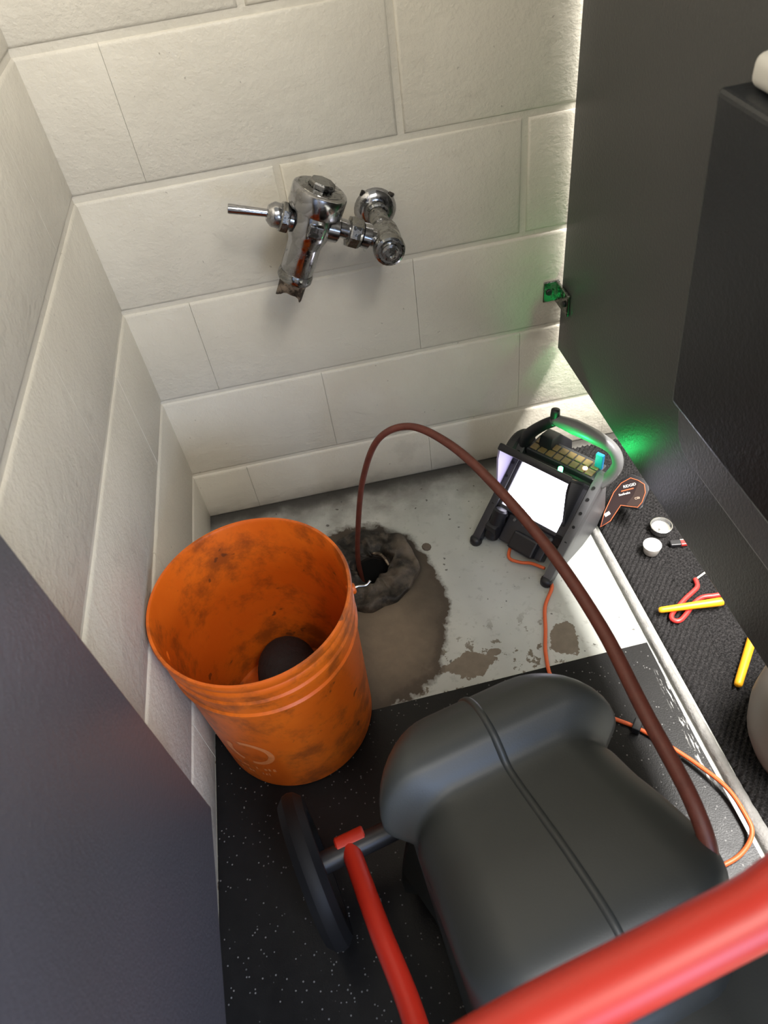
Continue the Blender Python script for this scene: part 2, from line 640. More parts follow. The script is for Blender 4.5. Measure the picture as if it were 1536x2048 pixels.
def floor_mesh():
    b = bmesh.new()
    n = 32
    inner = [b.verts.new((HX + HR * math.cos(2 * PI * k / n), HY + HR * math.sin(2 * PI * k / n), 0)) for k in range(n)]
    low = [b.verts.new((HX + HR * math.cos(2 * PI * k / n), HY + HR * math.sin(2 * PI * k / n), -0.22)) for k in range(n)]
    mid = [b.verts.new((HX + 0.12 * math.cos(2 * PI * k / n), HY + 0.12 * math.sin(2 * PI * k / n), 0)) for k in range(n)]
    x0, x1, y0, y1 = -0.02, 2.3, -2.6, 0.02
    outer = []
    for k in range(n):
        a = 2 * PI * k / n
        dx, dy = math.cos(a), math.sin(a)
        ts = []
        if dx > 1e-6: ts.append((x1 - HX) / dx)
        if dx < -1e-6: ts.append((x0 - HX) / dx)
        if dy > 1e-6: ts.append((y1 - HY) / dy)
        if dy < -1e-6: ts.append((y0 - HY) / dy)
        t = min(ts)
        outer.append(b.verts.new((HX + dx * t, HY + dy * t, 0)))
    for k in range(n):
        j = (k + 1) % n
        b.faces.new((low[k], low[j], inner[j], inner[k]))
        b.faces.new((inner[k], inner[j], mid[j], mid[k]))
        b.faces.new((mid[k], mid[j], outer[j], outer[k]))
    for cx, cy in ((x0, y0), (x1, y0), (x0, y1), (x1, y1)):
        v = b.verts.new((cx, cy, 0))
        near = sorted(outer, key=lambda q: (q.co - v.co).length)
        # bridge the corner between the two neighbouring outer points that sit on different sides
        ang = math.atan2(cy - HY, cx - HX) % (2 * PI)
        k = int(ang / (2 * PI / n))
        b.faces.new((outer[k % n], outer[(k + 1) % n], v))
    b.faces.new(low[::-1])
    return b


floor = structure(obj('floor', floor_mesh(), M_CONC))
# black rubber sheet laid up to the concrete patch
b = prism([(0.0, -0.545), (0.14, -0.556), (0.279, -0.5655), (0.607, -0.556), (0.802, -0.5505), (0.8035, -0.74), (0.811, -0.94), (0.838, -2.6), (0, -2.6)],
          lambda a, c, d: (a, c, d), 0.0, 0.003)
o = obj('rubber_sheet', b, M_RUB, floor, label='black speckled rubber flooring sheet')

# ------------------------------------------------------------------ ribbed mat beyond the partition
mat_o = thing('ribbed_mat', 'black ribbed carpet mat with chevron pattern running under the partition', 'mat', (0.84, -0.7, 0))


def mat_mesh():
    b = bmesh.new()
    nx, ny = 110, 1150
    xs0, xs1, ys0, ys1 = 0.0, 0.46, -0.36, 0.672
    grid = []
    r = random.Random(5)
    for j in range(ny + 1):
        row = []
        y = ys0 + (ys1 - ys0) * j / ny
        for i in range(nx + 1):
            x = xs0 + (xs1 - xs0) * i / nx
            wy = y + 0.7 - 0.7
            off = -0.026 + 0.0175 * (0.5 - (y / 0.9)) if y > -0.5 else -0.016
            edge = -0.026 + (-y + 0.672) * 0.0285
            xx = x + edge
            ph = abs(((x * 1.0 + 0.02) % 0.20) - 0.10)
            v = (y + ph * 1.15) / 0.0135
            h = 0.5 + 0.5 * math.sin(2 * PI * v)
            z = 0.0005 + 0.0115 * abs(math.sin(PI * v)) + r.uniform(-0.0009, 0.0009)
            if i == 0 or i == nx or j == 0 or j == ny:
                z = 0.0005
            row.append(b.verts.new((xx, y, z)))
        grid.append(row)
    for j in range(ny):
        for i in range(nx):
            b.faces.new((grid[j][i], grid[j][i + 1], grid[j + 1][i + 1], grid[j + 1][i]))
    return b


obj('carpet_pile', mat_mesh(), M_CARPET, mat_o, smooth=True)


def strip_mesh():
    b = bmesh.new()
    r = random.Random(9)
    rows = []
    n = 150
    Lp = [(-0.302, 0.801), (-0.534, 0.806), (-0.74, 0.812), (-0.94, 0.8195), (-1.9, 0.848)]
    Rp = [(-0.302, 0.815), (-0.534, 0.8195), (-0.74, 0.831), (-0.94, 0.844), (-1.9, 0.875)]

    def ip(T, y):
        if y > T[0][0]:
            k = (T[1][1] - T[0][1]) / (T[1][0] - T[0][0])
            return T[0][1] + (y - T[0][0]) * k
        for (ya, a), (yb, c) in zip(T, T[1:]):
            if yb <= y <= ya:
                return a + (c - a) * (y - ya) / (yb - ya)
        return T[-1][1]
    for j in range(n + 1):
        y = -0.02 - 1.88 * j / n
        a, c = ip(Lp, y), ip(Rp, y) + r.uniform(-0.0012, 0.0012)
        wv = r.uniform(-0.0006, 0.0006)
        row = []
        for t, z in ((0, 0.0), (0.04, 0.006), (0.2, 0.0105), (0.5, 0.0120), (0.8, 0.0105), (1.0, 0.002)):
            row.append(b.verts.new((a + (c - a) * t - 0.84, y + 0.7, max(0, z + (wv if z > 0.003 else 0)))))
        rows.append(row)
    for p, q in zip(rows, rows[1:]):
        for k in range(5):
            b.faces.new((p[k], p[k + 1], q[k + 1], q[k]))
    return b


obj('edging_strip', strip_mesh(), M_STRIP, mat_o, smooth=True, label='pale grey worn edging strip')

# ------------------------------------------------------------------ partition on the right
part = thing('toilet_partition', 'tall charcoal stall partition panel along the right side', 'partition', (0.799, -0.018, 0.0), math.atan2(-0.030, 1.0) * -1.0)
part.rotation_euler = (0, 0, 0.029)
obj('panel', box((0.0, -1.75, 0.292), (0.020, 0.0, 1.78), 0.0025, 2), M_PART, part)
br = bmesh.new()
box((-0.030, 0.0135, 0.395), (0.002, 0.018, 0.437), 0.001, 1, bm=br)
box((-0.006, -0.045, 0.392), (-0.0005, 0.017, 0.437), 0.0015, 1, bm=br)
bro = obj('wall_bracket', br, M_CHROME_D, part, label='dirty metal wall bracket')
sc_ = bmesh.new()
cyl((-0.020, 0.0135, 0.416), (-0.020, 0.010, 0.416), 0.006, 12, 0.001, sc_)
obj('screw', sc_, M_BLK, bro)
sc_ = bmesh.new()
cyl((-0.006, -0.032, 0.414), (-0.010, -0.032, 0.414), 0.006, 12, 0.001, sc_)
obj('screw', sc_, M_BLK, bro)

# dispenser mounted on it
disp = thing('paper_dispenser', 'dark smoked plastic dispenser box fixed to the right partition', 'dispenser', (0.812, -0.58, 0.48), 0.029)
back = prism([(0.04 - 0.0, 0.02), (0.025, 0.005), (0.0, 0.0), (-0.55, 0.0), (-0.55, 0.44), (0.05, 0.44), (0.05, 0.05)],
             lambda a, c, d: (d, a + 0.02, c - 0.005), 0.0, -0.03, 0.004)
obj('back_plate', back, M_DISPB, disp, label='lighter grey back plate')
cv = box((-0.098, -0.55, 0.145), (-0.012, -0.010, 0.470), 0.006, 3)
for v in cv.verts:
    if v.co.y > -0.1:
        v.co.y += 0.034 * (v.co.z - 0.145) / 0.325
obj('cover', cv, M_DISP, disp)
tub = bmesh.new()
box((-0.080, -0.36, 0.4705), (-0.008, 0.010, 0.499), 0.010, 4, bm=tub)
t_o = obj('tub', tub, M_BEIGE, None, smooth=True, auto=60)
t_o.location = (0.812, -0.58, 0.48)
t_o.rotation_euler = (0, 0, 0.029)
tag(t_o, 'off-white rounded plastic tub lying on top of the dark dispenser', 'tub')

# ------------------------------------------------------------------ stall door on the left, standing open along the wall
door = thing('stall_door', 'charcoal stall door swung open along the left block wall', 'door', (0.056, -0.808, 0.30), 0.0)
door.rotation_euler = (0, 0, 0.055)
obj('panel', box((-0.006, -0.66, 0.0), (0.019, 0.0, 1.45), 0.003, 2), M_DOOR, door)
hg = bmesh.new()
cyl((0.006, -0.672, 0.10), (0.006, -0.672, 0.22), 0.010, 14, 0.002, hg)
cyl((0.006, -0.672, 1.22), (0.006, -0.672, 1.34), 0.010, 14, 0.002, hg)
obj('hinge', hg, M_CHROME, door)

# ------------------------------------------------------------------ flush valve
TH = math.radians(27)
ex, ez = Vector((math.cos(TH), 0, -math.sin(TH))), Vector((math.sin(TH), 0, math.cos(TH)))
valve = thing('flush_valve', 'tilted chrome flush valve with lever on the back wall', 'valve', (0.466, 0, 0.632))


def vl(x, y, z):
    return ex * x + Vector((0, y, 0)) + ez * z


OY = -0.103
MV = Matrix.Translation(vl(-0.125, OY, 0)) @ Matrix(((ex.x, 0, ez.x, 0), (0, 1, 0, 0), (ex.z, 0, ez.z, 0), (0, 0, 0, 1)))
# escutcheon and supply pipe
esc = lathe([(0, 0.014), (0.016, 0.014), (0.022, 0.013), (0.031, 0.008), (0.036, 0.001), (0.036, -0.002), (0, -0.002)], 28, axis_mat((0, 0, 0.008), (0, -1, 0)))
obj('wall_flange', esc, M_CHROME, valve, smooth=True, auto=40)
pipe = bmesh.new()
tube([(0, 0.0, 0.008), (0, -0.06, 0.004), (0, -0.082, 0.0)], 0.0165, 20, bm=pipe)
lathe([(0.0165, 0), (0.021, 0.0), (0.0215, 0.004), (0.0205, 0.012), (0.0165, 0.014)], 20, axis_mat((0, -0.012, 0.007), (0, -1, 0)), pipe)
obj('supply_pipe', pipe, M_CHROME_D, valve, smooth=True, auto=40)
stop = lathe([(0, -0.005), (0.021, -0.004), (0.025, 0.002), (0.0255, 0.018), (0.0245, 0.040), (0.0255, 0.050), (0.0255, 0.060), (0.0235, 0.066),
              (0.020, 0.0675), (0.019, 0.0655), (0.0145, 0.0655), (0.0135, 0.070), (0.009, 0.071), (0.008, 0.067), (0.0, 0.067)], 32, axis_mat((0, -0.072, 0), (0, -1, 0)))
so = obj('control_stop', stop, M_CHROME_D, valve, smooth=True, auto=40)
# coupling to the valve body
tp = bmesh.new()
cyl(vl(-0.095, OY, 0.002), vl(-0.02, OY, 0), 0.0145, 24, 0, tp)
obj('tailpiece', tp, M_CHROME, valve, smooth=True, auto=40)
nut = lathe([(0.0145, 0), (0.0235, 0.001), (0.0245, 0.003), (0.0245, 0.017), (0.0225, 0.021), (0.0145, 0.022)], 8, axis_mat(vl(-0.066, OY, 0), ex))
obj('coupling_nut', nut, M_CHROME_D, valve)
cap2 = lathe([(0.0145, 0), (0.019, 0.001), (0.0195, 0.013), (0.0145, 0.015)], 24, axis_mat(vl(-0.043, OY, 0), ex))
obj('coupling_collar', cap2, M_CHROME, valve, smooth=True, auto=40)
# body
body = lathe([(0, -0.088), (0.0245, -0.088), (0.0265, -0.085), (0.0265, -0.040), (0.0275, -0.034), (0.0320, -0.022), (0.0330, -0.016),
              (0.0330, 0.016), (0.0320, 0.020), (0.0, 0.020)], 36, MV)
bm_ = body
cyl(vl(-0.125, OY, -0.004), vl(-0.080, OY, -0.002), 0.0205, 24, 0.002, bm_)
cyl(vl(-0.125, OY, -0.006), vl(-0.166, OY, -0.006), 0.0175, 24, 0.002, bm_)
obj('valve_body', bm_, M_CHROME, valve, smooth=True, auto=35)
boss = bmesh.new()
box((-0.0085, -0.0385, -0.0115), (0.0145, -0.028, 0.0085), 0.002, 2, MV, boss)
obj('boss', boss, M_CHROME_D, valve)
capm = lathe([(0, 0.016), (0.034, 0.016), (0.0405, 0.018), (0.0425, 0.022), (0.0425, 0.045), (0.0415, 0.049), (0.038, 0.0515), (0.0, 0.053)], 48, MV)
co = obj('valve_cap', capm, M_CHROME, valve, smooth=True, auto=35)
top = lathe([(0, 0.05), (0.0205, 0.0515), (0.0205, 0.060), (0.0185, 0.0625), (0, 0.063)], 8, MV)
obj('cap_plug', top, M_CHROME_D, co)
dust = lathe([(0.021, 0.0532), (0.0355, 0.0524), (0.036, 0.0517), (0.021, 0.0522)], 48, MV)
obj('dusty_top', dust, M_CHROME_D, co)
ring = lathe([(0.0225, -0.101), (0.0270, -0.100), (0.0285, -0.097), (0.0285, -0.090), (0.0270, -0.085), (0.0225, -0.084)], 36, MV)
obj('outlet_ring', ring, M_CHROME_D, valve, smooth=True, auto=35)
# broken stub of the outlet pipe with a ragged lower edge
stub = bmesh.new()
n = 28
ra, rb, rc = [], [], []
r_ = random.Random(11)
for k in range(n):
    a = 2 * PI * k / n
    zz = -0.126 - 0.008 * math.cos(a * 2 + 0.4) + r_.uniform(-0.002, 0.002)
    ra.append(stub.verts.new(MV @ Vector((0.0225 * math.cos(a), 0.0225 * math.sin(a), -0.09))))
    rr_ = 0.0215 + r_.uniform(-0.001, 0.001)
    rb.append(stub.verts.new(MV @ Vector((rr_ * math.cos(a), rr_ * math.sin(a), zz))))
    rc.append(stub.verts.new(MV @ Vector((0.0190 * math.cos(a), 0.0190 * math.sin(a), zz + 0.001))))
rd = [stub.verts.new(MV @ Vector((0.0180 * math.cos(2 * PI * k / n), 0.0180 * math.sin(2 * PI * k / n), -0.092))) for k in range(n)]
for A, B_ in ((ra, rb), (rb, rc), (rc, rd)):
    for k in range(n):
        stub.faces.new((A[k], A[(k + 1) % n], B_[(k + 1) % n], B_[k]))
stub.faces.new(rd)
obj('outlet_stub', stub, M_RUST, valve, smooth=True, label='corroded ragged pipe stub')
# lever
hs = bmesh.new()
lathe([(0.0, 0), (0.0225, 0), (0.0235, 0.002), (0.0235, 0.011), (0.0215, 0.013), (0, 0.013)], 8, axis_mat(vl(-0.160, OY, -0.006), -ex), hs)
ho = obj('handle_nut', hs, M_CHROME_D, valve)
hs = lathe([(0, 0), (0.018, 0), (0.0185, 0.002), (0.0185, 0.012), (0.015, 0.017), (0.011, 0.021), (0, 0.022)], 24, axis_mat(vl(-0.172, OY, -0.006), -ex))
obj('handle_socket', hs, M_CHROME, valve, smooth=True, auto=35)
lv = lathe([(0, 0), (0.0058, 0), (0.0062, 0.02), (0.0072, 0.060), (0.0068, 0.063), (0, 0.064)], 16, axis_mat(vl(-0.188, OY, -0.006), vl(-0.255, OY, -0.017) - vl(-0.188, OY, -0.006)))
obj('lever', lv, M_CHROME, valve, smooth=True, auto=35)
# broken paint around the flange
for a in (0.6, 2.1, 3.6):
    pb = box((-0.005, -0.004, -0.003), (0.005, -0.0005, 0.003), 0.001, 1, Matrix.Translation((0.036 * math.cos(a), 0, 0.008 + 0.036 * math.sin(a))) @ Matrix.Rotation(a, 4, 'Y'))
    obj('chipped_sealant', pb, M_WAX, valve)

# ------------------------------------------------------------------ drain flange
drain = thing('drain_flange', 'open floor drain with a dark crusted wax ring around it', 'drain', (HX, HY, 0))


def wax_ring():
    b = bmesh.new()
    n, mR = 120, 22
    r = random.Random(21)
    ph = [r.uniform(0, 6.28) for _ in range(12)]
    grid = []
    for i in range(n):
        a = 2 * PI * i / n
        rad = 0.066 + 0.004 * math.sin(3 * a + ph[0]) + 0.003 * math.sin(5 * a + ph[1]) + 0.0015 * math.sin(13 * a + ph[6])
        thick = 0.031 + 0.003 * math.sin(2 * a + ph[2]) + 0.003 * math.sin(7 * a + ph[3])
        hgt = 0.016 + 0.004 * math.sin(2 * a + ph[4]) + 0.004 * math.sin(6 * a + ph[5]) + 0.002 * math.sin(15 * a + ph[7])
        row = []
        for k in range(mR):
            c = PI * k / (mR - 1)
            rr = rad + thick * math.cos(c) + r.uniform(-0.0004, 0.0004)
            ridge = 0.0035 * math.sin(c * 4 + 2 * math.sin(3 * a + ph[8])) + 0.0012 * math.sin(a * 11 + k * 0.9)
            z = max(0.0, hgt * math.sin(c) ** 0.55 + ridge) if 0 < k < mR - 1 else 0.0
            if k == mR - 1:
                rr = 0.035
                z = -0.012
            row.append(b.verts.new((rr * math.cos(a), rr * math.sin(a) * 1.06 + 0.004, z)))
        grid.append(row)
    for i in range(n):
        for k in range(mR - 1):
            b.faces.new((grid[i][k], grid[(i + 1) % n][k], grid[(i + 1) % n][k + 1], grid[i][k + 1]))
    return b


obj('wax_ring', wax_ring(), M_WAX, drain, smooth=True)
pp = lathe([(0.0352, -0.006), (0.0358, -0.006), (0.0358, -0.215), (0.0352, -0.215), (0.0352, -0.006)], 32)
obj('pipe_bore', pp, M_HOLE, drain, smooth=True, auto=40)
chip = tube([(0.006, 0.036, 0.010), (0.020, 0.030, 0.012), (0.030, 0.016, 0.010), (0.036, -0.002, 0.006)], [0.002, 0.004, 0.0035, 0.002], 8, 4)
obj('broken_rim', chip, M_RUST, drain, smooth=True)
bt = bmesh.new()
cyl((0.122, 0.029, 0.0), (0.123, 0.029, 0.005), 0.010, 10, 0.001, bt)
obj('closet_bolt', bt, M_WAX, drain)

# ------------------------------------------------------------------ orange bucket
bucket = thing('bucket', 'grimy orange plastic bucket standing by the left wall', 'bucket', (0.1535, -0.541, 0.003))
H = 0.367
prof = [(0, 0.004), (0.120, 0.004), (0.124, 0.0), (0.1325, 0.003), (0.1345, 0.012), (0.1425, H - 0.095), (0.1465, H - 0.092), (0.1470, H - 0.086), (0.1440, H - 0.082),
        (0.1445, H - 0.060), (0.1475, H - 0.057), (0.1475, H - 0.051), (0.1450, H - 0.047), (0.1452, H - 0.034), (0.1478, H - 0.031), (0.1478, H - 0.025), (0.1455, H - 0.021), (0.1462, H - 0.014),
        (0.1495, H - 0.011), (0.1505, H - 0.004), (0.1490, H), (0.1450, H), (0.1432, H - 0.004), (0.1415, H - 0.09), (0.1300, 0.012), (0.126, 0.008), (0, 0.008)]
obj('shell', lathe(prof, 96), M_BUCKET, bucket, smooth=True, auto=30)
# ears of the wire bail
for s in (0.18, PI + 0.18):
    c_, s_ = math.cos(s), math.sin(s)
    e = bmesh.new()
    cyl((0.140 * c_, 0.140 * s_, H - 0.072), (0.1535 * c_, 0.1535 * s_, H - 0.072), 0.009, 16, 0.002, e)
    eo = obj('handle_ear', e, M_BUCKET, bucket, smooth=True, auto=40)
w_ = bmesh.new()
tube([(0.149 * math.cos(0.18), 0.149 * math.sin(0.18), H - 0.072), (0.156, 0.029, H - 0.072), (0.168, 0.030, H - 0.075), (0.176, 0.034, H - 0.071)], 0.0018, 8, 4, bm=w_)
obj('bail_wire', w_, M_STEEL, bucket, smooth=True)
# faded moulded mark on the front of the bucket: a ring and two rows of worn strokes
fm = bmesh.new()


def on_bucket(a, z, lift):
    rr = 0.1345 + (0.1425 - 0.1345) * (z - 0.012) / (H - 0.107) + lift
    return Vector((rr * math.cos(a), rr * math.sin(a), z))


A0, Z0 = math.radians(243), 0.135


def patch(a0, a1, z0, z1, seg=4):
    for k in range(seg):
        u0, u1 = a0 + (a1 - a0) * k / seg, a0 + (a1 - a0) * (k + 1) / seg
        q = [fm.verts.new(on_bucket(u, z, 0.0006)) for u, z in ((u0, z0), (u1, z0), (u1, z1), (u0, z1))]
        fm.faces.new(q)


n = 30
for k in range(n):
    if k in (9, 10, 11, 20, 21):
        continue
    pts = []
    for kk in (k, k + 1):
        a = 2 * PI * kk / n
        for rr in (0.030, 0.040):
            pts.append(on_bucket(A0 + rr * math.cos(a) / 0.138, Z0 + rr * math.sin(a) * 1.0, 0.0006))
    q = [fm.verts.new(p) for p in (pts[0], pts[1], pts[3], pts[2])]
    fm.faces.new(q)
r_ = random.Random(4)
for row_, z_ in enumerate((0.070, 0.050)):
    a = A0 - 0.30
    while a < A0 + 0.25:
        wd = r_.uniform(0.015, 0.05)
        if r_.random() < 0.7:
            patch(a, a + wd, z_, z_ + r_.uniform(0.006, 0.011), 1)
        a += wd + r_.uniform(0.012, 0.03)
mo = obj('faded_mark', fm, M_FADED, bucket, label='faded ring-shaped printed mark')


def lump(center, rad, seed, amp=0.25, flat=0.7, seg=28, bm=None):
    b2 = bmesh.new()
    bmesh.ops.create_icosphere(b2, subdivisions=4, radius=1)
    r = random.Random(seed)
    ws = [(Vector((r.gauss(0, 1), r.gauss(0, 1), r.gauss(0, 1))) * 2.2, r.uniform(0, 6)) for _ in range(7)]
    for v in b2.verts:
        d = sum(math.sin(v.co.dot(k) + p) for k, p in ws) / 7
        s = rad * (1 + amp * d * 2)
        v.co = Vector((v.co.x * s, v.co.y * s, v.co.z * s * flat)) + Vector(center)
    return merge(bm, b2)


rag = lump((0, 0, 0), 0.080, 6, 0.24, 0.6)
rg2 = lump((-0.03, -0.035, 0.0), 0.045, 15, 0.3, 0.8)
rag = merge(rag, rg2)
ro = obj('rag', rag, M_RAG, None, smooth=True)
ro.location = (0.170, -0.520, 0.063)
tag(ro, 'black crumpled rag lying inside the orange bucket', 'rag')

# ------------------------------------------------------------------ inspection monitor
MON = thing('inspection_monitor', 'black pipe inspection monitor with glowing white screen on the floor', 'monitor', (0.621, -0.303, 0.0), math.atan2(-0.796, 0.605))
cs, sn = 0.722, 0.692


def sl(u, s, d):
    return Vector((u, cs * s - sn * d, sn * s + cs * d + 0.004))


def sbox(u0, u1, s0, s1, d0, d1, bev=0.0, bm=None):
    mt = Matrix(((1, 0, 0, 0), (0, cs, -sn, 0), (0, sn, cs, 0.004), (0, 0, 0, 1)))
    return box((u0, s0, d0), (u1, s1, d1), bev, 2, mt, bm)


# main wedge body
bw = prism([(0.055, 0.045), (0.158, 0.146), (0.172, 0.154), (0.205, 0.128), (0.195, 0.012), (0.10, 0.010)], lambda a, c, d: (d, a, c), -0.083, 0.083, 0.004)
obj('housing', bw, M_BLK, MON, smooth=True, auto=35)
# screen bezel as a frame
bz = bmesh.new()
u0, u1, s0, s1 = -0.084, 0.078, 0.086, 0.205
sbox(u0, u1, s0, s0 + 0.008, -0.006, 0.006, 0.0015, bz)
sbox(u0, u1, s1 - 0.012, s1, -0.006, 0.006, 0.0015, bz)
sbox(u0, u0 + 0.012, s0, s1, -0.006, 0.006, 0.0015, bz)
sbox(0.060, u1, s0, s1, -0.006, 0.006, 0.0015, bz)
obj('bezel', bz, M_BLK2, MON)
obj('screen', sbox(-0.073, 0.062, 0.093, 0.195, -0.004, 0.0005), M_SCREEN, MON, label='glowing white screen')
# sun hood: top, left flap, right flap
hd = bmesh.new()
hd = sbox(-0.096, 0.066, 0.198, 0.205, 0.0, 0.086, 0.002)
sbox(-0.097, 0.067, 0.194, 0.209, 0.078, 0.087, 0.003, hd)
obj('hood_top', hd, M_BLK, MON, smooth=True, auto=35)


def flap(u, nm, th):
    poly = [(0.200, 0.0), (0.200, 0.084), (0.176, 0.070), (0.105, 0.0)]
    return prism(poly, lambda a, c, d: sl(d, a, c), u, u + th)


obj('hood_flap', flap(-0.096, '', 0.004), M_INNER, MON, label='inner hood flap on the left with screen glow painted lilac')
obj('hood_flap', flap(0.064, '', 0.005), M_BLK, MON)
# keypad ledge above the screen
kb = bmesh.new()
box((-0.075, 0.150, 0.150), (0.080, 0.200, 0.163), 0.002, 2, bm=kb)
ko = obj('keypad', kb, M_BLK2, MON)
for rr in range(2):
    for k in range(8):
        kk = box((-0.070 + k * 0.0182, 0.155 + rr * 0.020, 0.1625), (-0.0545 + k * 0.0182, 0.172 + rr * 0.020, 0.1655), 0.001, 1)
        obj('key', kk, M_KEY, ko)
ld = bmesh.new()
cyl((0.052, 0.166, 0.165), (0.052, 0.166, 0.1668), 0.005, 12, 0, ld)
obj('amber_indicator', ld, M_ALED, ko)
# side rails with holes, running into the carry handle
for sgn in (-1, 1):
    u = 0.088 * sgn
    rail = prism([(-0.012, 0.0), (0.006, -0.002), (0.020, 0.010), (0.170, 0.150), (0.178, 0.168), (0.164, 0.172), (0.150, 0.160), (0.0, 0.022), (-0.010, 0.012)],
                 lambda a, c, d: (d, a, max(0.0, c)), u - 0.009, u + 0.009, 0.002)
    ro_ = obj('side_rail', rail, M_BLK2 if sgn < 0 else M_GREY, MON, smooth=True, auto=35)
    for s_ in (0.020, 0.055, 0.085, 0.120, 0.150, 0.180, 0.205):
        obj('screw_hole', cyl(sl(u, s_, 0.0095), sl(u, s_, 0.0115), 0.0032, 10, 0), M_HOLE, ro_)
    sp = prism([(0.012, 0.0), (0.120, 0.001), (0.172, 0.015), (0.196, 0.05), (0.182, 0.150), (0.168, 0.150), (0.022, 0.012)], lambda a, c, d: (d, a, c + 0.001), u - 0.004, u + 0.004, 0.0015)
    obj('side_plate', sp, M_BLK if sgn < 0 else M_GREY, MON, smooth=True, auto=35)
    ft = lathe([(0, 0), (0.011, 0), (0.013, 0.004), (0.012, 0.014), (0.006, 0.018), (0, 0.018)], 16, Matrix.Translation((u, -0.004, 0)))
    obj('rubber_foot', ft, M_BLK, ro_, smooth=True)
# carry handle
hp = [(0.090, 0.162, 0.150), (0.104, 0.172, 0.172), (0.112, 0.176, 0.205), (0.098, 0.176, 0.234), (0.060, 0.176, 0.244), (0.015, 0.174, 0.248), (-0.028, 0.172, 0.247)]
obj('carry_handle', tube(hp, [0.013, 0.013, 0.0125, 0.013, 0.0165, 0.0175, 0.012], 14, 6, squash=0.85), M_HANDLE, MON, smooth=True)
hk = bmesh.new()
tube([(-0.026, 0.170, 0.246), (-0.052, 0.166, 0.222), (-0.080, 0.164, 0.185), (-0.088, 0.160, 0.150)], [0.011, 0.0115, 0.013, 0.012], 12, 6, bm=hk)
tube([(-0.024, 0.170, 0.244), (-0.027, 0.172, 0.256), (-0.028, 0.174, 0.270)], [0.008, 0.0095, 0.0085], 12, 4, bm=hk)
obj('handle_post', hk, M_BLK, MON, smooth=True)
# dark fin behind on the left
fin = prism([(0.165, 0.150), (0.175, 0.190), (0.205, 0.185), (0.255, 0.13), (0.262, 0.06), (0.20, 0.06)], lambda a, c, d: (d, a, c), -0.060, -0.030, 0.004)
obj('cable_cleat', fin, M_BLK, MON, smooth=True, auto=35)
fin = lathe([(0, 0), (0.045, 0), (0.050, 0.006), (0.050, 0.018), (0.045, 0.024), (0, 0.024)], 28, axis_mat((-0.096, 0.172, 0.118), (-1, 0, 0)))
obj('side_hub', fin, M_BLK, MON, smooth=True, auto=35)
bl = bmesh.new()
box((0.062, 0.182, 0.158), (0.078, 0.190, 0.198), 0.001, 1, bm=bl)
obj('blue_tab', bl, M_BLUE, MON, label='bright blue tab beside the handle')
# lower controls, battery and plug
lb = bmesh.new()
sbox(-0.050, 0.055, 0.024, 0.082, -0.030, -0.004, 0.003, lb)
obj('lower_panel', lb, M_BLK2, MON)
lb = bmesh.new()
sbox(-0.018, 0.040, 0.022, 0.060, -0.012, 0.014, 0.004, lb)
obj('battery', lb, M_BLK, MON)
pl = bmesh.new()
cyl((-0.062, 0.050, 0.075), (-0.064, 0.014, 0.014), 0.015, 16, 0.004, pl)
box((-0.078, 0.012, 0.012), (-0.050, 0.050, 0.052), 0.005, 2, bm=pl)
obj('connector_plug', pl, M_BLK, MON, smooth=True, auto=35)
lw = tube([(-0.020, 0.030, 0.020), (-0.005, -0.002, 0.012), (0.020, 0.002, 0.010), (0.040, 0.012, 0.012), (0.070, 0.015, 0.016)], 0.0035, 8, 6)
obj('cord_loop', lw, M_CORD, MON, smooth=True, label='orange cord loop')
for k in range(6):
    p = sl(-0.055 + k * 0.022, 0.076, -0.004)
    obj('control_button', cyl(p, p + Vector((0, -sn, cs)) * 0.005, 0.004, 10, 0.001), M_GREY, MON)
# pod with label at the right
PO = Vector((0, 0.20, 0.05))


def pod(a, c, d):
    """a along u, c along the slope, d outward from the label plane"""
    return Vector((a, PO.y + cs * c - sn * d, PO.z + sn * c + cs * d))


PX = [(0.109, 0.074), (0.125, 0.076), (0.1395, 0.074), (0.149, 0.060), (0.152, 0.040), (0.149, 0.027), (0.117, 0.016), (0.113, -0.022), (0.101, -0.042), (0.094, -0.011), (0.092, 0.033), (0.097, 0.057)]
PX = [(a, c) for a, c in PX]
podm = prism([(a + (0.004 if a > 0.12 else -0.004), c + (0.008 if c > 0.05 else -0.004)) for a, c in PX], pod, -0.014, -0.0015, 0.003)
pod_o = obj('cable_drum_pod', podm, M_BLK, MON, smooth=True, auto=35)
pln = prism(PX, pod, -0.0014, 0.0004)
obj('label_plate', pln, M_LABEL, pod_o, label='dark brown label with orange outline')
lt = prism([(0.1275, 0.0745), (0.1390, 0.073), (0.148, 0.059), (0.1508, 0.040), (0.1478, 0.0285), (0.126, 0.0215), (0.1305, 0.045)], pod, 0.0004, 0.0009)
obj('label_panel', lt, M_LABEL2, pod_o, label='lighter brown label panel')
ol = tube([pod(a, c, 0.0007) for a, c in PX + [PX[0]]], 0.0009, 6)
obj('label_outline', ol, M_OLINE, pod_o, label='orange label outline')


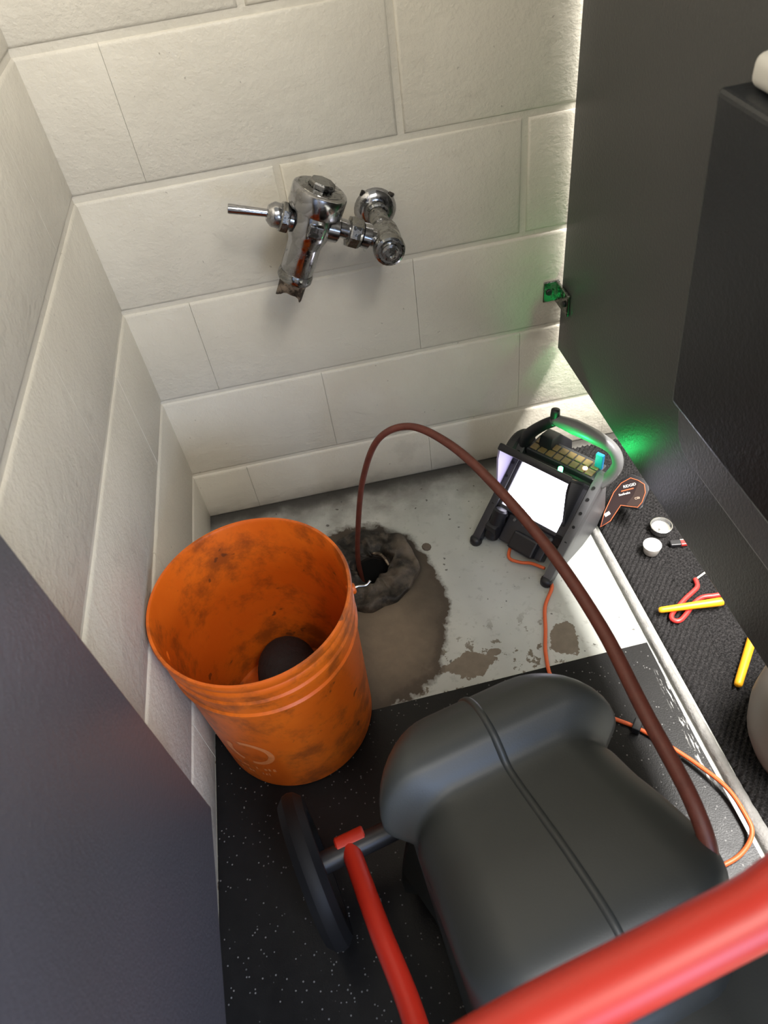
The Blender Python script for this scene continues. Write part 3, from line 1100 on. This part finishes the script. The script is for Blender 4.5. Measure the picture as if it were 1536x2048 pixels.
def text(body, size, u, c, rot, mat, par):
    cu = bpy.data.curves.new('lettering', 'FONT')
    cu.body = body
    cu.size = size
    cu.align_x = 'CENTER'
    cu.align_y = 'CENTER'
    cu.extrude = 0.0002
    cu.offset = 0.0001
    cu.materials.append(mat)
    tmp = bpy.data.objects.new('tmp_text', cu)
    me = bpy.data.meshes.new_from_object(tmp)
    me.name = 'lettering'
    bpy.data.objects.remove(tmp)
    o = bpy.data.objects.new('lettering', me)
    COL.objects.link(o)
    o.parent = par
    X = Vector((1, 0, 0))
    Y = Vector((0, cs, sn))
    Z = Vector((0, -sn, cs))
    ca, sa = math.cos(rot), math.sin(rot)
    x2, y2 = X * ca + Y * sa, Y * ca - X * sa
    mm = Matrix.Identity(4)
    for i in range(3):
        mm[i][0], mm[i][1], mm[i][2] = x2[i], y2[i], Z[i]
    mm.translation = pod(u, c, 0.0012)
    o.matrix_local = mm
    return o


RT = math.radians(40)
text('RIDGID', 0.0078, 0.1145, 0.0595, RT, M_WPRINT, pod_o)
text('SeeSnake', 0.0062, 0.1130, 0.0400, RT, M_WPRINT, pod_o)
text('CS6', 0.0062, 0.1400, 0.0435, RT, M_TPRINT, pod_o)
ob = bmesh.new()
ca, sa = math.cos(RT), math.sin(RT)
P4 = [(-0.0125, -0.0011), (0.0125, -0.0011), (0.0125, 0.0011), (-0.0125, 0.0011)]
ob = prism([(0.1145 + a * ca - c * sa, 0.0500 + a * sa + c * ca) for a, c in P4], pod, 0.0005, 0.0012)
obj('label_bar', ob, M_OLINE, pod_o, label='orange bar')
P4 = [(-0.006, -0.0035), (0.006, -0.0035), (0.006, 0.0035), (-0.006, 0.0035)]
ca, sa = math.cos(1.0), math.sin(1.0)
ob = prism([(0.1010 + a * ca - c * sa, -0.012 + a * sa + c * ca) for a, c in P4], pod, 0.0005, 0.0012)
obj('label_mark', ob, M_WPRINT, pod_o, label='small white mark')
# green status lamp at the back of the unit
gl = bmesh.new()
cyl((0.032, 0.106, 0.187), (0.032, 0.108, 0.203), 0.0045, 14, 0.001, gl)
obj('green_lamp', gl, M_GLED, MON, label='green status lamp')
ldt = bpy.data.lights.new('green_lamp_light', 'SPOT')
ldt.spot_size, ldt.spot_blend = math.radians(150), 0.8
ldt.energy, ldt.color, ldt.shadow_soft_size = 0.85, (0.02, 1.0, 0.20), 0.006
lo = bpy.data.objects.new('green_lamp_light', ldt)
COL.objects.link(lo)
lo.parent = MON
lo.location = (0.032, 0.109, 0.212)
lo.rotation_euler = Vector((0.25, 1, 0.55)).to_track_quat('-Z', 'Y').to_euler()

# ------------------------------------------------------------------ push cable
cable = tube([(0.316, -0.244, -0.15), (0.3130, -0.245, -0.03), (0.3135, -0.247, 0.04), (0.326, -0.25, 0.133), (0.353, -0.252, 0.264), (0.392, -0.268, 0.369), (0.4465, -0.287, 0.400),
              (0.497, -0.361, 0.411), (0.538, -0.460, 0.410), (0.577, -0.599, 0.408), (0.598, -0.736, 0.409), (0.600, -0.857, 0.418), (0.606, -0.965, 0.418), (0.606, -1.02, 0.385), (0.585, -1.06, 0.33)],
             [0.0050, 0.0051, 0.0052, 0.0053, 0.0055, 0.0058, 0.0062, 0.0070, 0.0078, 0.0084, 0.0088, 0.009, 0.009, 0.009, 0.009], 14, 10)
co_ = obj('push_cable', cable, M_CABLE, None, smooth=True)
tag(co_, 'brown push cable arching from the floor drain to the grey reel', 'cable')

# ------------------------------------------------------------------ orange cord along the floor
cpts = [(0.668, -0.372, 0.012), (0.678, -0.388, 0.005), (0.650, -0.430, 0.004), (0.634, -0.480, 0.004), (0.617, -0.533, 0.005), (0.613, -0.590, 0.007), (0.649, -0.646, 0.007), (0.685, -0.678, 0.007), (0.715, -0.702, 0.007),
        (0.748, -0.740, 0.010), (0.783, -0.789, 0.014), (0.806, -0.835, 0.020), (0.812, -0.880, 0.021), (0.809, -0.903, 0.019), (0.790, -0.921, 0.011), (0.760, -0.932, 0.007), (0.70, -0.94, 0.007), (0.62, -0.94, 0.007)]
cord = thing('orange_cord', 'thin orange cord trailing from the monitor across the black rubber', 'cord', (0, 0, 0))
obj('cord', tube(cpts, 0.0036, 10, 8), M_CORD, cord, smooth=True)
clip = box((-0.011, -0.007, -0.007), (0.011, 0.007, 0.010), 0.002, 2, Matrix.Translation((0.717, -0.7035, 0.0105)) @ Matrix.Rotation(math.radians(50), 4, 'Z'))
obj('cord_clip', clip, M_BLK, cord, label='black clip on the cord')

# ------------------------------------------------------------------ reel drum
YAW = math.radians(13)
reel = thing('cable_reel', 'big grey plastic cable reel with red tube handle in the foreground', 'cable reel', (0.44, -0.857, 0.003), YAW)
prof = [(0.10, 0.055), (0.125, 0.12), (0.130, 0.20), (0.122, 0.285), (0.100, 0.340), (0.075, 0.370), (0.050, 0.381), (0.028, 0.381), (0.012, 0.372), (-0.004, 0.361), (-0.022, 0.362),
        (-0.06, 0.377), (-0.12, 0.402), (-0.175, 0.418), (-0.205, 0.421), (-0.222, 0.413), (-0.232, 0.395), (-0.240, 0.34), (-0.262, 0.30), (-0.285, 0.27), (-0.295, 0.20), (-0.28, 0.10), (-0.23, 0.045), (-0.05, 0.03), (0.06, 0.032)]


def closed_smooth(pts, n):
    P = [Vector((a, c, 0)) for a, c in pts]
    N = len(P)
    out = []
    for i in range(N):
        p0, p1, p2, p3 = P[i - 1], P[i], P[(i + 1) % N], P[(i + 2) % N]
        for k in range(n):
            t = k / n
            out.append(0.5 * ((2 * p1) + (p2 - p0) * t + (2 * p0 - 5 * p1 + 4 * p2 - p3) * t * t + (3 * p1 - p0 - 3 * p2 + p3) * t ** 3))
    return [(v.x, v.y) for v in out]


PR = closed_smooth(prof, 5)
CY, CZ = -0.06, 0.20


def half_w(y, z):
    t = min(1, max(0, (y + 0.02) / 0.05))
    t = t * t * (3 - 2 * t)
    base = 0.134 + 0.024 * t
    if y > 0.03:
        q = min(1, (y - 0.03) / 0.10)
        base -= 0.060 * q ** 1.6
    if y < -0.08:
        base += 0.010 * min(1, (-0.08 - y) / 0.12)
    # groove narrows the body at the crease
    g = math.exp(-((y + 0.002) / 0.016) ** 2)
    return base - 0.010 * g


def drum_mesh():
    b = bmesh.new()
    st = []
    rr = 0.062
    for k in range(10):
        a = PI / 2 * k / 9
        st.append((rr * (1 - math.sin(PI / 2 - a)), rr * (1 - math.cos(PI / 2 - a))))  # (outward gap, inset)
    cols = []
    secs = []
    for k in range(9, -1, -1):
        a = PI / 2 * k / 9
        secs.append((-1, rr * (1 - math.sin(a)) if False else rr * (1 - math.cos(PI / 2 - a)), rr * (1 - math.cos(a))))
    left = []
    for k in range(0, 11):
        a = PI / 2 * k / 10            # 0 at the cap side, 90deg at full profile
        left.append((rr * (1 - math.sin(a)) * 0 + rr * (1 - math.cos(PI / 2 - a)) * 0, a))
    rows = []
    for side in (-1, 1):
        seq = []
        for k in range(0, 11):
            a = PI / 2 * k / 10
            inset = rr * (1 - math.sin(a))
            back = rr * (1 - math.cos(a))
            seq.append((side, inset, back))
        if side == 1:
            seq = seq[::-1]
        rows += seq
    grid = []
    for side, inset, back in rows:
        ring = []
        for (y, z) in PR:
            d = math.hypot(y - CY, z - CZ)
            s = 1 - inset / d
            yy, zz = CY + (y - CY) * s, CZ + (z - CZ) * s
            x = side * (half_w(y, z) - back)
            ring.append(b.verts.new((x, yy, zz)))
        grid.append(ring)
    N = len(PR)
    for a, c in zip(grid, grid[1:]):
        for k in range(N):
            b.faces.new((a[k], a[(k + 1) % N], c[(k + 1) % N], c[k]))
    b.faces.new(grid[0])
    b.faces.new(grid[-1])
    return b


obj('drum_shell', drum_mesh(), M_DRUM, reel, smooth=True)
rib = []
for (y, z) in PR:
    if z > 0.25 and -0.235 < y:
        d = math.hypot(y - CY, z - CZ)
        rib.append((0.0, CY + (y - CY) * (1 - 0.0028 / d), CZ + (z - CZ) * (1 - 0.0028 / d)))
obj('seam_rib', tube(rib, 0.0055, 10), M_DRUM, reel, smooth=True)
# hub, axle and wheel on the left
ax = bmesh.new()
cyl((-0.255, 0.072, 0.115), (-0.10, 0.072, 0.115), 0.016, 16, 0.001, ax)
obj('axle', ax, M_BLK, reel, smooth=True, auto=35)
wl = lathe([(0, -0.010), (0.030, -0.010), (0.034, -0.004), (0.070, -0.004), (0.078, -0.018), (0.098, -0.018), (0.108, -0.008), (0.110, 0.0), (0.108, 0.008), (0.098, 0.018), (0.078, 0.018), (0.070, 0.004), (0.034, 0.004), (0.030, 0.010), (0, 0.010)],
           40, axis_mat((-0.262, 0.072, 0.110), (1, 0, 0)))
obj('wheel', wl, M_TYRE, reel, smooth=True, auto=30)
# red frame: arm on the left and the wide handle bar near the camera
def wl2(p):
    x, y, z = p[0] - 0.44, p[1] + 0.857, p[2] - 0.003
    c, s = math.cos(YAW), math.sin(YAW)
    return (x * c + y * s, -x * s + y * c, z)


arm = [(0.222, -0.826, 0.118), (0.2285, -0.855, 0.131), (0.252, -0.958, 0.186), (0.2785, -1.068, 0.234), (0.292, -1.20, 0.31), (0.285, -1.32, 0.47), (0.275, -1.33, 0.66), (0.272, -1.23, 0.765), (0.300, -1.172, 0.781)]
obj('handle_arm', tube([wl2(p) for p in arm], 0.0140, 16, 8), M_RED, reel, smooth=True, label='red tube arm')
cl = bmesh.new()
cyl(wl2((0.204, -0.829, 0.118)), wl2((0.2475, -0.8195, 0.1185)), 0.0165, 20, 0.002, cl)
obj('arm_collar', cl, M_RED, reel, smooth=True, auto=35)
cl = bmesh.new()
cyl(wl2((0.2015, -0.8295, 0.118)), wl2((0.2045, -0.829, 0.118)), 0.008, 14, 0.0005, cl)
obj('axle_end', cl, M_STEEL, reel, smooth=True, auto=35)
bar = [(0.300, -1.172, 0.781), (0.358, -1.158, 0.787), (0.4155, -1.1475, 0.795), (0.473, -1.137, 0.803), (0.56, -1.121, 0.815), (0.63, -1.20, 0.79), (0.65, -1.29, 0.60), (0.63, -1.32, 0.40), (0.56, -1.31, 0.22)]
obj('handle_bar', tube([wl2(p) for p in bar], 0.0158, 20, 8), M_RED, reel, smooth=True, label='thick red handle bar')
rc_ = box((-0.16, -0.50, 0.03), (0.235, -0.215, 0.275), 0.04, 4)
obj('rear_case', rc_, M_DRUM, reel, smooth=True, auto=50)
bs = bmesh.new()
box((-0.110, -0.22, 0.0), (0.110, 0.09, 0.04), 0.01, 2, bm=bs)
obj('base_skid', bs, M_BLK, reel)

# ------------------------------------------------------------------ small things lying on the mat
MZ = 0.0112
silver = lathe([(0, 0.001), (0.0185, 0.0), (0.0205, 0.002), (0.0212, 0.014), (0.0218, 0.0155), (0.0205, 0.016), (0.0195, 0.006), (0.015, 0.0042), (0.004, 0.004), (0.0035, 0.0075), (0, 0.008)], 36)
so = obj('metal_cap', silver, M_ALU, None, smooth=True, auto=40)
so.location = (0.932, -0.313, MZ)
tag(so, 'shiny silver metal cap lying open on the black mat', 'cap')
wc = lathe([(0, 0.0), (0.0125, 0.0), (0.0145, 0.002), (0.0172, 0.019), (0.0178, 0.0225), (0.0165, 0.0228), (0.0155, 0.020), (0.008, 0.0175), (0, 0.017)], 32)
wo = obj('plastic_cap', wc, M_WHITE, None, smooth=True, auto=40)
wo.location = (0.891, -0.361, MZ)
tag(wo, 'small white plastic cup-shaped cap on the black mat', 'cap')
kn = thing('pocket_tool', 'tiny red and black tool half hidden at the partition foot', 'tool', (0.948, -0.358, MZ), math.radians(-10))
obj('body', box((-0.016, -0.007, 0), (0.006, 0.007, 0.009), 0.002, 2), M_BLK, kn)
obj('end', box((0.004, -0.0065, 0.001), (0.020, 0.0065, 0.0085), 0.002, 2), M_REDG, kn, label='red end')
tip = bmesh.new()
box((0.004, 0.004, 0.0085), (0.012, 0.0065, 0.0098), 0.0004, 1, bm=tip)
obj('clip', tip, M_STEEL, kn)

hz = 0.0145
hk_pts = [(0.941, -0.447), (0.940, -0.456), (0.936, -0.466), (0.922, -0.475), (0.904, -0.485), (0.886, -0.497), (0.867, -0.510), (0.861, -0.520), (0.866, -0.527), (0.875, -0.527), (0.888, -0.519), (0.905, -0.506), (0.919, -0.496), (0.936, -0.490), (0.956, -0.492), (0.972, -0.493)]
hook = thing('red_hook', 'red coated bent hook with bare tip lying on the black mat', 'hook', (0, 0, 0))
obj('coated_rod', tube([(x, y, hz) for x, y in hk_pts], 0.0046, 12, 6), M_REDG, hook, smooth=True)
obj('bare_tip', box((0, -0.0022, -0.001), (0.028, 0.0022, 0.001), 0.0003, 1, Matrix.Translation((0.941, -0.449, hz)) @ Matrix.Rotation(math.radians(24), 4, 'Z')), M_STEEL, hook, label='bare metal tip')


def grip(name, label, p0, p1, r0, r1, tip_len, cut=None):
    t = thing(name, label, 'tool', (0, 0, 0))
    p0, p1 = Vector(p0), Vector(p1)
    d = (p1 - p0).normalized()
    L = (p1 - p0).length
    g = lathe([(0, 0), (r0 * 0.6, 0.0008), (r0 * 0.92, 0.003), (r0, 0.007), ((r0 + r1) / 2 * 0.97, L * 0.5), (r1 * 0.97, L * 0.85), (r1, L * 0.95), (r1 * 0.9, L - 0.001), (0, L)], 20, axis_mat(p0, d))
    if cut:
        for v in g.verts:
            if (v.co - p0).dot(d) > L * 0.9:
                lat = (v.co - p0 - d * (v.co - p0).dot(d))
                side = lat.dot(Vector((0.67, -0.74, 0))) / r1
                v.co -= d * max(0, side + 0.3) * cut
    obj('grip', g, M_YEL, t, smooth=True, auto=50)
    tp = bmesh.new()
    tube([p1 - d * 0.008, p1 + d * tip_len * 0.6, p1 + d * tip_len], [0.003, 0.003, 0.001], 10, bm=tp)
    obj('shank', tp, M_STEEL, t, smooth=True)
    return t


grip('yellow_tool', 'yellow handled tool lying across the red hook', (0.842, -0.502, 0.0225), (0.960, -0.515, 0.0265), 0.0058, 0.0082, 0.014)
grip('yellow_tool', 'yellow grip lying alone nearest the camera on the mat', (0.906, -0.676, 0.0165), (0.978, -0.592, 0.0165), 0.0072, 0.0082, 0.0, 0.014)

# grey bin standing beyond the partition, seen under its edge
bn = lathe([(0, 0.004), (0.105, 0.0), (0.110, 0.004), (0.120, 0.03), (0.126, 0.07), (0.124, 0.12), (0.115, 0.16), (0.10, 0.185), (0.07, 0.20), (0, 0.205)], 48)
bo = obj('grey_bin', bn, M_BIN, None, smooth=True, auto=40)
bo.location = (0.984, -0.802, 0.0135)
tag(bo, 'warm grey rounded bin standing on the mat beyond the partition', 'bin')
